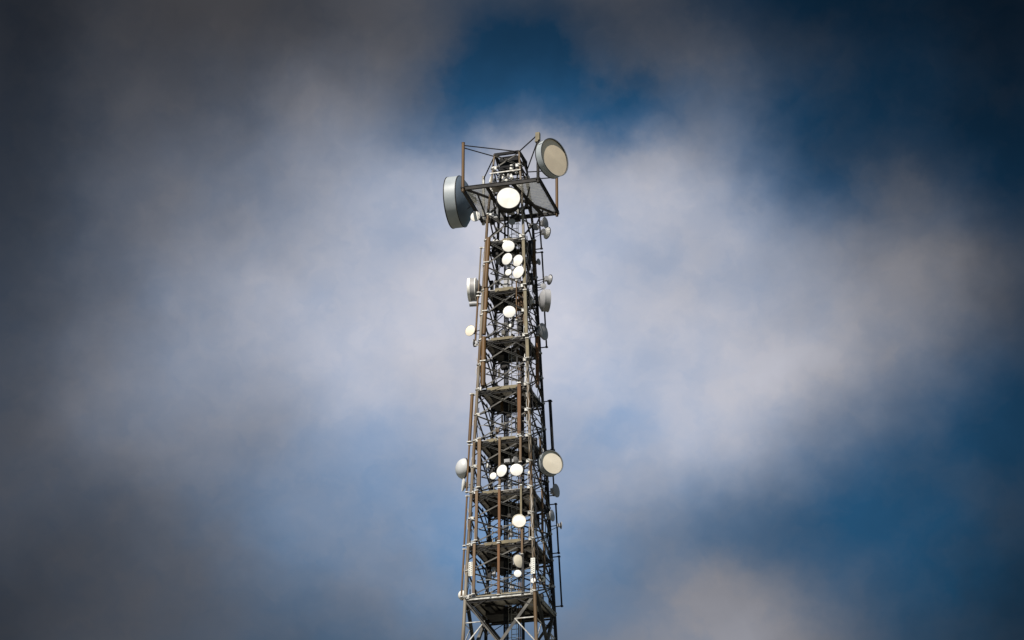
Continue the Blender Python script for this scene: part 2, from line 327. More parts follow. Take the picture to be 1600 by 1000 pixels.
# working platforms inside the mast
for i, z in enumerate(DZ):
    e = h(z) - 0.10; m = MB(); zz = z
    ho = 0.30                                           # opening for cables and ladder near the middle
    if i == 0: e *= 0.9
    x0, x1, y0, y1 = -0.30, 0.62, -0.15, 0.55
    t = 0.03
    for (a, b, c_, d_) in ((-e, e, -e, y0), (-e, e, y1, e), (-e, x0, y0, y1), (x1, e, y0, y1)):
        m.box(((a + b) / 2, (c_ + d_) / 2, zz), (b - a - .004, d_ - c_ - .004, t))
    pf = m.build('platform', MT['deck'], tower)
    H = 0.17
    for fa, fb, fz in (((-.2, .3, 0),), ((-.5, .45, 0),), ((-.62, .42, .02),), ((-.7, .6, 0),), ((-.62, -.22, -.01), (-.05, .5, .03)), ((-.7, -.12, 0),), ((-.55, -.08, 0), (.0, .62, .03)), ((-.7, -.05, 0), (.02, .7, .04)))[i]:
        f = MB(); f.channel((e * fa, -e - .03, zz - .02 + fz), (e * fb, -e - .03, zz - .02 + fz), 0.05, H + random.uniform(-.02, .04), 0.012, fx=-1); f.build('fascia', MT['olive'], pf)
    f = MB(); f.channel((-e * .85, -e + .02, zz - .09), (e * .85, -e + .02, zz - .09), 0.04, 0.06, 0.01, fx=-1); f.build('edge_angle', MT['brace'], pf)
    for j in range(7):                                  # cables looped under the deck
        x = random.uniform(-e * .9, e * .5); y = random.uniform(-e, -e * .2); ln = random.uniform(.4, 1.1); a = random.uniform(-.6, .6); ph = random.uniform(0, 3)
        pts = [Vector((x + ln * t / 6 * math.cos(a) + .05 * math.sin(ph + t), min(e, y + ln * t / 6 * math.sin(a)), zz - .07 - .10 * math.sin(math.pi * t / 6))) for t in range(7)]
        one('path', pts, .018, 5).build('looped_cable', MT['cable' if j % 3 else 'galv'], pf)
    f = MB(); f.channel((e + .03, -e * .8, zz - .02), (e + .03, e * .8, zz - .02), 0.05, H, 0.012, fx=-1); f.build('fascia', MT['deck'], pf)
    f = MB(); f.channel((-e - .03, -e * .8, zz - .02), (-e - .03, e * .8, zz - .02), 0.05, H, 0.012); f.build('fascia', MT['brace'], pf)
    f = MB(); f.channel((-e, e + .03, zz - .03), (e, e + .03, zz - .03), 0.05, H, 0.012); f.build('fascia', MT['dark'], pf)
    f = MB()
    nj = 4 + (i > 3)
    for j in range(nj):
        x = -e + 2 * e * (j + .5) / nj
        f.angle((x, -e, zz - .05), (x, e, zz - .05), 0.075, 0.012, (0, 0, 1), 1, -1)
    f.beam((-h(z), -h(z), zz - .13), (h(z), h(z), zz - .13), 0.07, 0.1); f.beam((-h(z), h(z), zz - .24), (h(z), -h(z), zz - .24), 0.07, 0.1)
    f.build('joist', MT['dark'], pf)
    for sx, sy in ((-1, -1), (1, -1), (1, 1), (-1, 1)):   # knee brackets at the corners
        f = MB(); f.beam(leg_pt(sx, sy, z - .1), Vector((sx * e * .5, sy * e, z - .12)), 0.05, 0.12)
        f.beam(leg_pt(sx, sy, z - .1), Vector((sx * e, sy * e * .5, z - .12)), 0.05, 0.12)
        f.build('corner_bracket', MT['dark'], pf)
    f = MB(); f.box((-e * .28, e * .45, zz - .26), (e * 1.05, e * .62, .20)); f.box((-e * .1, e * .92, zz - .20), (e * 1.5, .10, .34))
    f.box((-e * .55, -e * .1, zz - .22), (.28, e * .8, .14)); f.build('cable_tray', MT['dark'], pf)
    # hand rail inside the front edge
    if i in (2, 4, 5, 6, 7):
        f = MB()
        f.tube((-e, -e + .1, zz + 1.0), (e, -e + .1, zz + 1.0), 0.018, 6); f.tube((-e, e - .1, zz + 1.0), (e, e - .1, zz + 1.0), 0.018, 6)
        for x in (-e * .9, -e * .3, e * .3, e * .9):
            f.tube((x, -e + .1, zz), (x, -e + .1, zz + 1.0), 0.014, 6); f.tube((x, e - .1, zz), (x, e - .1, zz + 1.0), 0.014, 6)
        for sx in (-1, 1): f.tube((sx * e, -e + .1, zz + 1.0), (sx * e, e - .1, zz + 1.0), 0.018, 6)
        f.build('handrail', MT['galv'], pf)
# plan bracing, girders and deck knees: the dense ironwork round every platform
for i, z in enumerate(DZ):
    zm = z - (DZ[i] - DZ[i + 1]) / 2 if i < 7 else None
    for A, B, nrm in faces:
        m = MB(); n = Vector((nrm[0], nrm[1], 0)) * .02
        m.channel(leg_pt(*A, z - .32) - n, leg_pt(*B, z - .32) - n, .05, .10, .012)
        for s_, e_ in ((A, B), (B, A)):
            m.angle(leg_pt(*s_, z - .95), leg_pt(*s_, z - .12).lerp(leg_pt(*e_, z - .12), .38), .05, .01)
        m.build('deck_girder', MT['dark'], tower)
    if zm:
        m = MB(); c = [leg_pt(-1, -1, zm), leg_pt(1, -1, zm), leg_pt(1, 1, zm), leg_pt(-1, 1, zm)]
        md = [(c[k_] + c[(k_ + 1) % 4]) / 2 for k_ in range(4)]
        for k_ in range(4): m.angle(md[k_], md[(k_ + 1) % 4], .05, .01)
        if i in (1, 3, 4, 6): m.angle(c[3], c[2], .06, .01); m.angle(c[1], c[2], .06, .01)
        m.build('plan_brace', MT['brace'], tower)
random.seed(23)
for i in range(7):
    for j in range(9):
        z = DZ[i] - random.uniform(.3, 3.0); e = h(z) * .72; w = random.uniform(.08, .24); hh = random.uniform(.15, .7)
        m = MB(); m.box((0, 0, 0), (w, random.uniform(.08, .2), hh)); m.box((0, 0, -hh / 2 - .04), (w * .5, .05, .08))
        o = m.build('junction_box', MT[random.choice(('dark', 'dark', 'dark', 'brace', 'grey', 'brown'))], tower)
        o.location = (random.choice((random.uniform(-e, -.5 * e), random.uniform(.45 * e, e), random.uniform(-.4, .4))), random.uniform(-e, e), z)
for i in range(7):
    for sx, sy, ox, oy in ((1, -1, -.16, .1), (1, 1, -.22, -.12), (-1, 1, .16, -.1), (1, -1, .02, .55), (1, 1, .0, -.5)):
        z0 = DZ[i + 1] + random.uniform(-.8, .8); z1 = min(DZ[0], z0 + random.uniform(1.6, 3.4))
        wavy(sx, sy, z0, z1, ox, oy, random.choice(('cable', 'cable', 'galv', 'brown')), random.uniform(.014, .03), random.uniform(.01, .05), 'feeder_tail')
# hatch collar on the second platform
z = DZ[1]; q = at(791, 440.5, 'v', -.35); f = MB()
for a in range(20):
    a0, a1 = 2 * math.pi * a / 20, 2 * math.pi * (a + 1) / 20
    f.tube((q.x + .40 * math.cos(a0), q.y + .40 * math.sin(a0), q.z), (q.x + .40 * math.cos(a1), q.y + .40 * math.sin(a1), q.z), 0.035, 6)
for a in range(4):
    a0 = math.pi / 4 + a * math.pi / 2; f.tube((q.x + .4 * math.cos(a0), q.y + .4 * math.sin(a0), q.z), (q.x + .4 * math.cos(a0), q.y + .4 * math.sin(a0), z), 0.02, 6)
f.build('hatch_collar', MT['galv'], tower)

# feeder cable column up the middle
zc0, zc1 = 0.4, DZ[0] + 4.6
f = MB()
for x in (-0.36, -0.13): f.channel((x, .05, zc0), (x, .05, zc1), 0.04, 0.1, 0.01, (0, 1, 0))
zz = zc0
while zz < zc1: f.beam((-0.37, .05, zz), (-0.09, .05, zz), 0.03, 0.05); zz += 0.6 if zz > 50 else 2.5
f.build('cable_ladder', MT['dark'], tower)
f = MB()
for j in range(6):
    x = -0.33 + j * 0.04; top = zc1 - (j * 2.3) % 7
    f.tube((x, -.01 - (j % 2) * .045, zc0), (x, -.01 - (j % 2) * .045, top), 0.022, 6)
f.build('feeder_cable', MT['cable'], tower)
# climbing ladder with hoops
f = MB(); lx, ly = 0.16, 0.42
for x in (lx - .2, lx + .2): f.beam((x, ly, 0.3), (x, ly, zc1), 0.03, 0.05)
zz = 0.6
while zz < zc1:
    f.tube((lx - .2, ly, zz), (lx + .2, ly, zz), 0.019, 6); zz += 0.3 if zz > 52 else 0.9
ld = f.build('climbing_ladder', MT['galv'], tower)
f = MB(); zz = 53.0
while zz < zc1:
    pts = [Vector((lx - .34 * math.cos(math.pi * t / 8), ly - .05 - .62 * math.sin(math.pi * t / 8), zz)) for t in range(9)]
    f.path(pts, 0.016, 5); zz += 0.9
for t in (2, 4, 6):
    x, y = lx - .34 * math.cos(math.pi * t / 8), ly - .05 - .62 * math.sin(math.pi * t / 8)
    f.tube((x, y, 53.0), (x, y, zz - .9), 0.012, 5)
f.build('safety_cage', MT['galv'], ld)
# second narrow riser on the right
f = MB(); f.beam((0.78, .15, 0.4), (0.72, .1, DZ[1] + 1), 0.16, 0.07, (0, 1, 0)); f.build('cable_riser', MT['dark'], tower)
f = MB()
for x, r in ((.50, .03), (.58, .022), (.64, .026)): f.tube((x, -.02, .4), (x, -.02, DZ[0]), r, 6)
f.build('cable_riser', MT['brown'], tower)

# cables clipped along the legs
for i in range(7):
    za, zb = DZ[i + 1], DZ[i]
    wavy(-1, -1, za + .5 + random.random(), zb - .6 - random.random() * .8, -.10, -.06, 'pale_cable', 0.018, 0.05)
    wavy(-1, -1, za - .3, zb - 1.2, .15, -.05, 'cable', 0.025, 0.03)
    wavy(1, -1, za + .4, zb - .1, .02, -.14, 'pale_cable' if i % 2 else 'cable', 0.018, 0.04)
    wavy(1, 1, za + .1, zb - .2, -.13, -.06, 'cable', 0.03, 0.04)
    wavy(1, -1, za, zb, .22, .10, 'cable', 0.03, 0.05)

# equipment boxes at the platforms
def eqbox(px, py, w, hh, d, kk, off, mt, ax='v'):
    q = at(px, py, ax, kk, off); s = ppm(q)
    m = MB(); m.box((0, 0, 0), (w / s, d, hh / s)); m.box((0, -d / 2 - .01, 0), (w / s * .8, .02, hh / s * .8))
    o = m.build('equipment_box', MT[mt], tower); o.location = q
for a in [(798, 331, 11, 8, .25, -1, -.35, 'grey'), (787, 520, 6, 8, .2, -1, .2, 'brace'), (789, 571, 13, 12, .35, 0, 0, 'dark'), (795, 648, 6, 9, .2, 0, -.2, 'dark'),
          (788, 668, 5, 9, .25, 0, -.2, 'dark'), (790, 380, 7, 8, .2, -1, .15, 'white'), (777, 733, 9, 14, .3, 0, .1, 'dark'), (793, 721, 9, 6, .25, -1, .1, 'grey'),
          (787, 746, 8, 12, .3, 0, 0, 'dark'), (797, 834, 9, 9, .3, 0, .3, 'grey'), (787, 800, 8, 13, .3, 0, 0, 'dark'), (786, 893, 8, 12, .3, 0, 0, 'dark'),
          (762, 894, 6, 9, .3, .9, 0, 'dark'), (764, 840, 6, 9, .3, .9, 0, 'dark'), (800, 917, 7, 7, .2, 0, .2, 'grey'), (828, 712, 5, 10, .2, 0, .5, 'dark'),
          (795, 417, 5, 6, .2, -1, 0, 'grey'), (775, 339, 6, 6, .2, -.8, 0, 'grey'), (813, 467, 6, 26, .2, -.6, 0, 'rust'), (826, 410, 5, 26, .2, -.2, 0, 'dark'),
          (826, 545, 8, 16, .2, .2, 0, 'dark'), (838, 815, 9, 20, .2, .3, 0, 'dark'), (842, 790, 8, 16, .2, .5, 0, 'dark'), (836, 690, 6, 12, .2, 0, 0, 'dark'),
          (846, 935, 6, 14, .25, .2, 0, 'dark'), (806, 455, 5, 10, .2, -.4, 0, 'dark'), (808, 540, 9, 9, .2, -.2, 0, 'grey'),
          (828, 388, 7, 26, .2, -.1, 0, 'dark'), (815, 392, 6, 14, .2, -.3, 0, 'dark'), (774, 394, 11, 14, .25, -.4, 0, 'dark'), (779, 400, 6, 7, .2, .2, 0, 'dark'), (812, 508, 7, 18, .2, -.2, 0, 'dark'),
          (828, 436, 9, 18, .25, .1, 0, 'dark'), (770, 345, 6, 12, .2, -.4, 0, 'dark'), (806, 341, 14, 10, .3, -.3, 0, 'dark'), (829, 625, 7, 12, .2, .4, 0, 'dark'), (797, 473, 12, 10, .3, .4, 0, 'dark'), (775, 470, 9, 14, .3, -.2, 0, 'dark'), (826, 860, 8, 14, .3, .1, 0, 'dark')]: eqbox(*a)

# ------------------------------------------------------------------ head platform
ZP = at(785, 286.5, 'v', 0, -2.32).z
def hp(px, py): return at(px, py, 'v', 0, 0)
hs = 2.31; PR = R(1.7)
head = MB()
def c4(x, y, z=0.0):
    c, s = math.cos(PR), math.sin(PR); return Vector((x * c - y * s, x * s + y * c, ZP + z))
corners = [c4(-hs, -hs), c4(hs, -hs), c4(hs, hs), c4(-hs, hs)]
def grating(m, x0, x1a, x1b):
    """open steel grating between x0 and a straight edge running x1a (near) to x1b (far)"""
    lo, hi = -hs + .1, hs - .1; sg = 1 if x1a > x0 else -1
    x = x0
    while (x1b - x) * sg > .02 or (x1a - x) * sg > .02:
        u0 = lo
        if (x - x1a) * sg > 0: u0 = lo + (hi - lo) * (x - x1a) / (x1b - x1a)
        if hi - u0 > .1: m.beam(c4(x, u0, .04), c4(x, hi, .04), .024, .022)
        x += sg * .05
    y = lo
    while y < hi:
        xe = x1a + (x1b - x1a) * (y - lo) / (hi - lo); m.beam(c4(x0, y, .035), c4(xe, y, .035), .010, .010); y += .2
m = MB(); grating(m, -hs + .1, -hs * .38, -hs * .38); grating(m, hs - .1, hs * .30, hs * .62)
hpf = m.build('head_platform', MT['plate'], tower)
for i in range(4):
    f = MB(); a, b = corners[i], corners[(i + 1) % 4]; d = (b - a).normalized() * .06
    f.channel(a - d, b + d, 0.13, 0.22, 0.03, fx=1 if i else -1)
    f.tube(a + Vector((0, 0, .10)) , b + Vector((0, 0, .10)), 0.028, 6)
    f.build('edge_beam', MT['dark'], hpf)
f = MB()
for x in (-hs * .38, hs * .30): f.beam(c4(x, -hs + .05, -.02), c4(x + (.7 if x > 0 else 0), hs - .05, -.02), 0.16, 0.16)
for y in (-hs * .45, hs * .1, hs * .5): f.beam(c4(-hs * .38, y, -.03), c4(hs * .42, y, -.03), 0.12, 0.14)
f.beam(c4(-hs + .15, -hs * .93, -.03), c4(-hs * .4, -hs * .2, -.03), 0.10, 0.12)
f.beam(c4(-hs * .4, -hs * .2, -.05), c4(hs * .1, hs * .75, -.05), 0.10, 0.12)
f.beam(c4(hs * .2, -hs * .1, -.05), c4(hs - .2, hs * .95, -.05), 0.10, 0.12)
f.build('floor_beam', MT['dark'], hpf)
m = MB(); m.box(c4(-.15, -hs * .72, .05), (1.1, 1.0, .03), PR); m.build('floor_sheet', MT['deck'], hpf)
# raking struts under the platform down to the legs
for sx, sy in ((-1, -1), (1, -1), (1, 1), (-1, 1)):
    f = MB(); f.beam(c4(sx * hs * .7, sy * hs * .7, -.08), leg_pt(sx, sy, ZP - 1.7), 0.07, 0.07); f.build('raking_strut', MT['dark'], tower)
# mast head box frame above it
f = MB()
for A, B, nrm in faces:
    f.beam(leg_pt(*A, ZT), leg_pt(*B, ZT), 0.14, 0.16)
    f.beam(leg_pt(*A, ZT - .95), leg_pt(*B, ZT - .95), 0.06, 0.08)
f.box((0, 0.1, ZT + .0), (1.0, .9, .05))
f.box((.0, .12, ZT - .42), (1.15, .9, .85))
f.build('mast_head', MT['cable'], tower)
f = MB(); za = at(790, 269, 'v', -1).z
f.beam(leg_pt(-1, -1, za) + Vector((-.15, -.08, 0)), leg_pt(1, -1, za) + Vector((0.05, -.08, 0)), 0.05, 0.06); f.build('horizontal_rail', MT['galv'], tower)
random.seed(5)
for px, py, w_, h_, mt in ((799, 262, 8, 8, 'white'), (806, 268, 5, 6, 'white'), (812, 262, 4, 9, 'white'), (785, 276, 4, 8, 'white'), (793, 275, 4, 9, 'grey'), (778, 277, 5, 9, 'grey'),
                       (800, 276, 7, 7, 'white'), (772, 282, 5, 6, 'grey'), (766, 281, 6, 9, 'plate'), (808, 277, 4, 9, 'brace'), (790, 283, 9, 4, 'plate')):
    q = at(px, py, 'v', -.6, 0); s = ppm(q); m = MB()
    m.tube(Vector((0, 0, -h_ / s / 2)), Vector((random.uniform(-.1, .1), 0, h_ / s / 2)), w_ / s / 2 * .75, 10); m.tube((0, 0, 0), (0, .4, .1), .03, 6)
    o = m.build('added_pale_fitting' if mt == 'white' else 'added_small_fitting', MT[mt], tower); o.location = q  # small clutter added around the mast head

# corner poles of the head platform and their stays
def tw(q): return TM @ Vector(q)
def head_pole(cn, top, r, mt, label, stays):
    base = corners[cn]; t = thing('corner_pole', label, 'pole', tw(base + Vector((0, 0, -.12))), -YAW, 'corner poles of the head platform')
    hh = top
    m = MB(); m.tube((0, 0, -.12), (0, 0, hh), r, 12); m.tube((0, 0, hh), (0, 0, hh + .02), r * 1.15, 12); m.build('pole', MT[mt], t)
    m = MB(); m.box((0, 0, 0.12), (.26, .26, .03)); m.build('base_plate', MT['dark'], t)
    for (zf, tgt) in stays:
        m = MB(); m.tube((0, 0, zf * hh), Vector(tgt) - (base + Vector((0, 0, -.12))), 0.04 if cn in (1, 3) else .034, 6); m.build('stay', MT['dark'], t)
PH = 3.15
head_pole(0, PH, .095, 'brown', 'brown corner pole at the upper left of the big platform, tied by two stays', ((.95, leg_pt(1, -1, ZT)), (.90, leg_pt(-1, -1, ZT - .1))))
head_pole(1, PH + .05, .095, 'dark', 'dark corner pole rising above the rest, holding the large tan dish', ((.97, leg_pt(1, -1, ZT)), (.85, leg_pt(1, 1, ZT - .5))))
sl = MB(); sl.box((0, 0, PH - .2), (.25, .25, .5)); sl.box((-.06, -.02, PH - .5), (.2, .22, .12)); sl.build('sleeve', MT['olive'], bpy.data.objects['corner_pole.001'])
head_pole(2, PH, .09, 'brown', 'brown corner pole below the large tan dish at the lower right of the platform', ((.95, leg_pt(1, 1, ZT - .6)), (.8, leg_pt(1, 1, ZT - 1.1))))
head_pole(3, PH, .095, 'galv', 'grey corner pole at the back left of the platform behind the blue-grey drum', ((.95, leg_pt(-1, -1, ZT - .1)), (.8, leg_pt(-1, 1, ZT - 1.3))))

# ------------------------------------------------------------------ antennas
def nearest(q, face):
    a = h(q.z)
    return Vector((max(-a, min(a, q.x)), max(-a, min(a, q.y)), q.z))
def dish(px, py, dpx, al, plane, kind, fm, label, tilt=0.0, depth=None, rec=None, bm='grey', tgt=None, group=None, cat='dish antenna', inner=None, arm=True, rimw=.05, rimm=None):
    q = at(px, py, *plane); s = ppm(q); D = dpx / s; r = D / 2
    nm = {'dome': 'domed_dish', 'drum': 'drum_antenna', 'bowl': 'microwave_dish', 'open': 'parabolic_dish'}[kind]
    W = tw(q); t = thing(nm, label, cat, W, R(al), group); t.rotation_euler = (R(-tilt), 0, R(al))
    if kind == 'drum':
        dp = depth or 0.30 * D; rc = rec if rec is not None else 0.04
        m = MB(); wl = 0.02
        m.lathe([(r, -0.0), (r, dp), (r - wl, dp), (r - wl, 0.0)], 56, True); sh = m.build('shroud', MT[bm], t)
        m = MB(); m.lathe([(r - wl - .002, rc), (r * .5, rc - .012), (0.001, rc - .02)], 56); m.build('radome', MT[fm], t)
        m = MB(); m.lathe([(r - wl - .001, .012), (r - wl - .001, rc - .002)] if rc > .03 else [(r - wl - .001, .002), (r - wl - .001, .008)], 56); m.build('absorber_lining', MT['dark'], t)
        m = MB(); m.lathe([(r + .018, -.005), (r + .018, rimw), (r + .001, rimw), (r + .001, -.005)], 56, True)
        m.lathe([(r + .018, dp - .05), (r + .018, dp), (r + .001, dp), (r + .001, dp - .05)], 56, True)
        m.build('rim', MT[rimm or ('dark' if inner == 'back' else bm)], t)
        m = MB(); bd = .22 * D
        m.lathe([(r - .01, dp - .01), (r * .93, dp + bd * .14), (r * .75, dp + bd * .44), (r * .5, dp + bd * .74), (r * .25, dp + bd * .94), (.001, dp + bd)], 56)
        m.build('reflector', MT['back' if inner == 'back' else bm], t)
        back = dp + bd
        if D > 1.8:
            m = MB(); m.box((-r * math.cos(R(28)) - .004, dp * .45, r * math.sin(R(28))), (.012, .26, .035)) ; m.build('maker_plate', MT['dark'], t)
            m = MB()
            for a in range(6):
                c, q2 = math.cos(a * math.pi / 3), math.sin(a * math.pi / 3)
                m.tube((r * .9 * c, dp + .1 * bd, r * .9 * q2), (r * .3 * c, back + .05, r * .3 * q2), .025, 6)
            m.build('back_strut', MT['dark'], t)
    elif kind == 'bowl':
        dp = depth or 0.16 * D
        m = MB(); m.lathe([(r * .985, -.004), (r * .8, -.03 * D), (r * .45, -.055 * D), (.001, -.065 * D)], 40); m.build('radome', MT[fm], t)
        m = MB(); m.lathe([(r, -.012), (r + .008, .0), (r + .008, .35 * dp), (r * .93, .6 * dp), (r * .7, dp), (r * .4, dp * 1.35), (.001, dp * 1.5)], 40)
        m.lathe([(r, -.012), (r * .984, -.004)], 40)
        m.build('reflector', MT[bm], t); back = dp * 1.5
        m = MB(); m.lathe([(r + .012, -.01), (r + .012, .025), (r + .002, .025), (r + .002, -.01)], 40, True); m.build('rim', MT['midgrey'], t)
    elif kind == 'dome':                    # bulging weather cover in front of a shallow dish
        m = MB(); m.lathe([(r * math.cos(a_ * math.pi / 18), -.42 * D * math.sin(a_ * math.pi / 18)) for a_ in range(9)] + [(.001, -.42 * D)], 48); m.build('radome', MT[fm], t)
        m = MB(); m.lathe([(r + .02, -.03), (r + .02, .04), (r - .01, .04), (r - .01, -.03)], 48, True); m.build('rim', MT['dark'], t)
        m = MB(); m.lathe([(r, .03), (r * .8, .10 * D), (r * .45, .17 * D), (.001, .2 * D)], 40); m.build('reflector', MT[bm], t); back = .2 * D
    else:                                   # open paraboloid with a shallow pale shell
        bd = .30 * D
        pr = [(r * t_, bd * (1 - t_ * t_)) for t_ in (1, .9, .75, .6, .4, .2, .001)]
        m = MB(); m.lathe(pr, 48); m.lathe([(a, b - .012) for a, b in pr], 48); m.build('reflector', MT[bm], t)
        m = MB(); m.lathe([(r + .015, -.02), (r + .015, .02), (r - .015, .02), (r - .015, -.02)], 48, True); m.build('rim', MT['dark'], t)
        m = MB(); m.tube((0, bd, 0), (0, -.05 * D, 0), .02, 8); m.tube((0, -.05 * D - .04, 0), (0, -.05 * D, 0), .07, 12)
        m.tube((r * .98, 0, 0), (0, -.05 * D, 0), .012, 5); m.tube((-r * .98, 0, 0), (0, -.05 * D, 0), .012, 5); m.build('feed_horn', MT['dark'], t); back = bd
    # radio unit and clamp behind
    m = MB(); w = min(.28, .4 * D)
    m.box((0, back + .07, 0), (w, .16, w * 1.1)); m.tube((0, back - .02, 0), (0, back + .02, 0), w * .55, 12); m.build('radio_unit', MT['grey' if D < 1.2 else 'dark'], t)
    if arm:
        tq = Vector(tgt) if tgt else nearest(q, None)
        inv = (Matrix.Translation(W) @ t.rotation_euler.to_matrix().to_4x4()).inverted()
        e = inv @ tw(tq)
        m = MB(); b0 = Vector((0, back + .12, 0)); m.tube(b0, e, .028, 8)
        m.tube(b0 + Vector((0, 0, -.1)), e + Vector((0, 0, -.28)), .018, 6)
        m.tube(e + Vector((0, 0, -.35)), e + Vector((0, 0, .3)), .035, 8)
        m.build('mount_arm', MT['dark'], t)
    return t
F = lambda off=-.25: ('v', -1, off)
RT = lambda off=.25: ('u', 1, off)
GS = 'small round microwave dishes bolted to the mast'; GD = 'large drum antennas'
# the big drums
cA, cB, cC, cD = corners
dish(703.5, 317, 81, -105, ('v', 0, corners[3].y - .2), 'drum', 'white', 'huge blue-grey drum antenna facing left off the top platform, dark back towards the mast', depth=.78, rec=.1, bm='drum', tgt=cD + Vector((0, 0, 1.3)), group=GD, inner='back', cat='drum antenna')
dish(867, 245.5, 62, 47, ('v', 0, corners[1].y - .15), 'drum', 'tan', 'large tan-faced drum antenna at the top right, shade across its upper half', depth=.50, rec=.095, bm='drum', rimm='dark', rimw=.03, tgt=cB + Vector((0, 0, 1.6)), group=GD, cat='drum antenna')
dish(794.5, 309, 37, 2, F(-1.15), 'drum', 'white', 'brilliant white round antenna hanging under the front edge of the top platform', depth=.62, rec=.012, bm='dark', tgt=at(794, 312, 'v', -1), group=GD, cat='drum antenna')
dish(863, 722, 39, 30, ('v', -.1, -.2), 'drum', 'cream', 'large cream-faced drum antenna on the right side, lower half of the mast', depth=.50, rec=.075, bm='drum', rimm='dark', rimw=.03, tgt=at(852, 722, 'v', 1), group=GD, cat='drum antenna')
dish(732, 453, 36, -97, ('v', -.2, 0), 'drum', 'white', 'side-on grey drum antenna with white rim on the upper left edge', depth=.48, rec=.05, bm='midgrey', rimw=.16, rimm='white', tgt=at(757, 455, 'v', -.2), group=GD, cat='drum antenna')
dish(857.5, 470, 35, 101, ('v', .6, 0), 'drum', 'midgrey', 'side-on grey drum antenna facing right on the upper right edge', depth=.36, rec=.05, bm='grey', tgt=at(836, 470, 'v', 1), group=GD, cat='drum antenna')
dish(725.5, 732.5, 33, -72, ('v', .3, 0), 'dome', 'drumface', 'pale grey domed dish bulging out on the lower left edge', bm='grey', tgt=at(738, 735, 'v', -.8), cat='dish antenna')
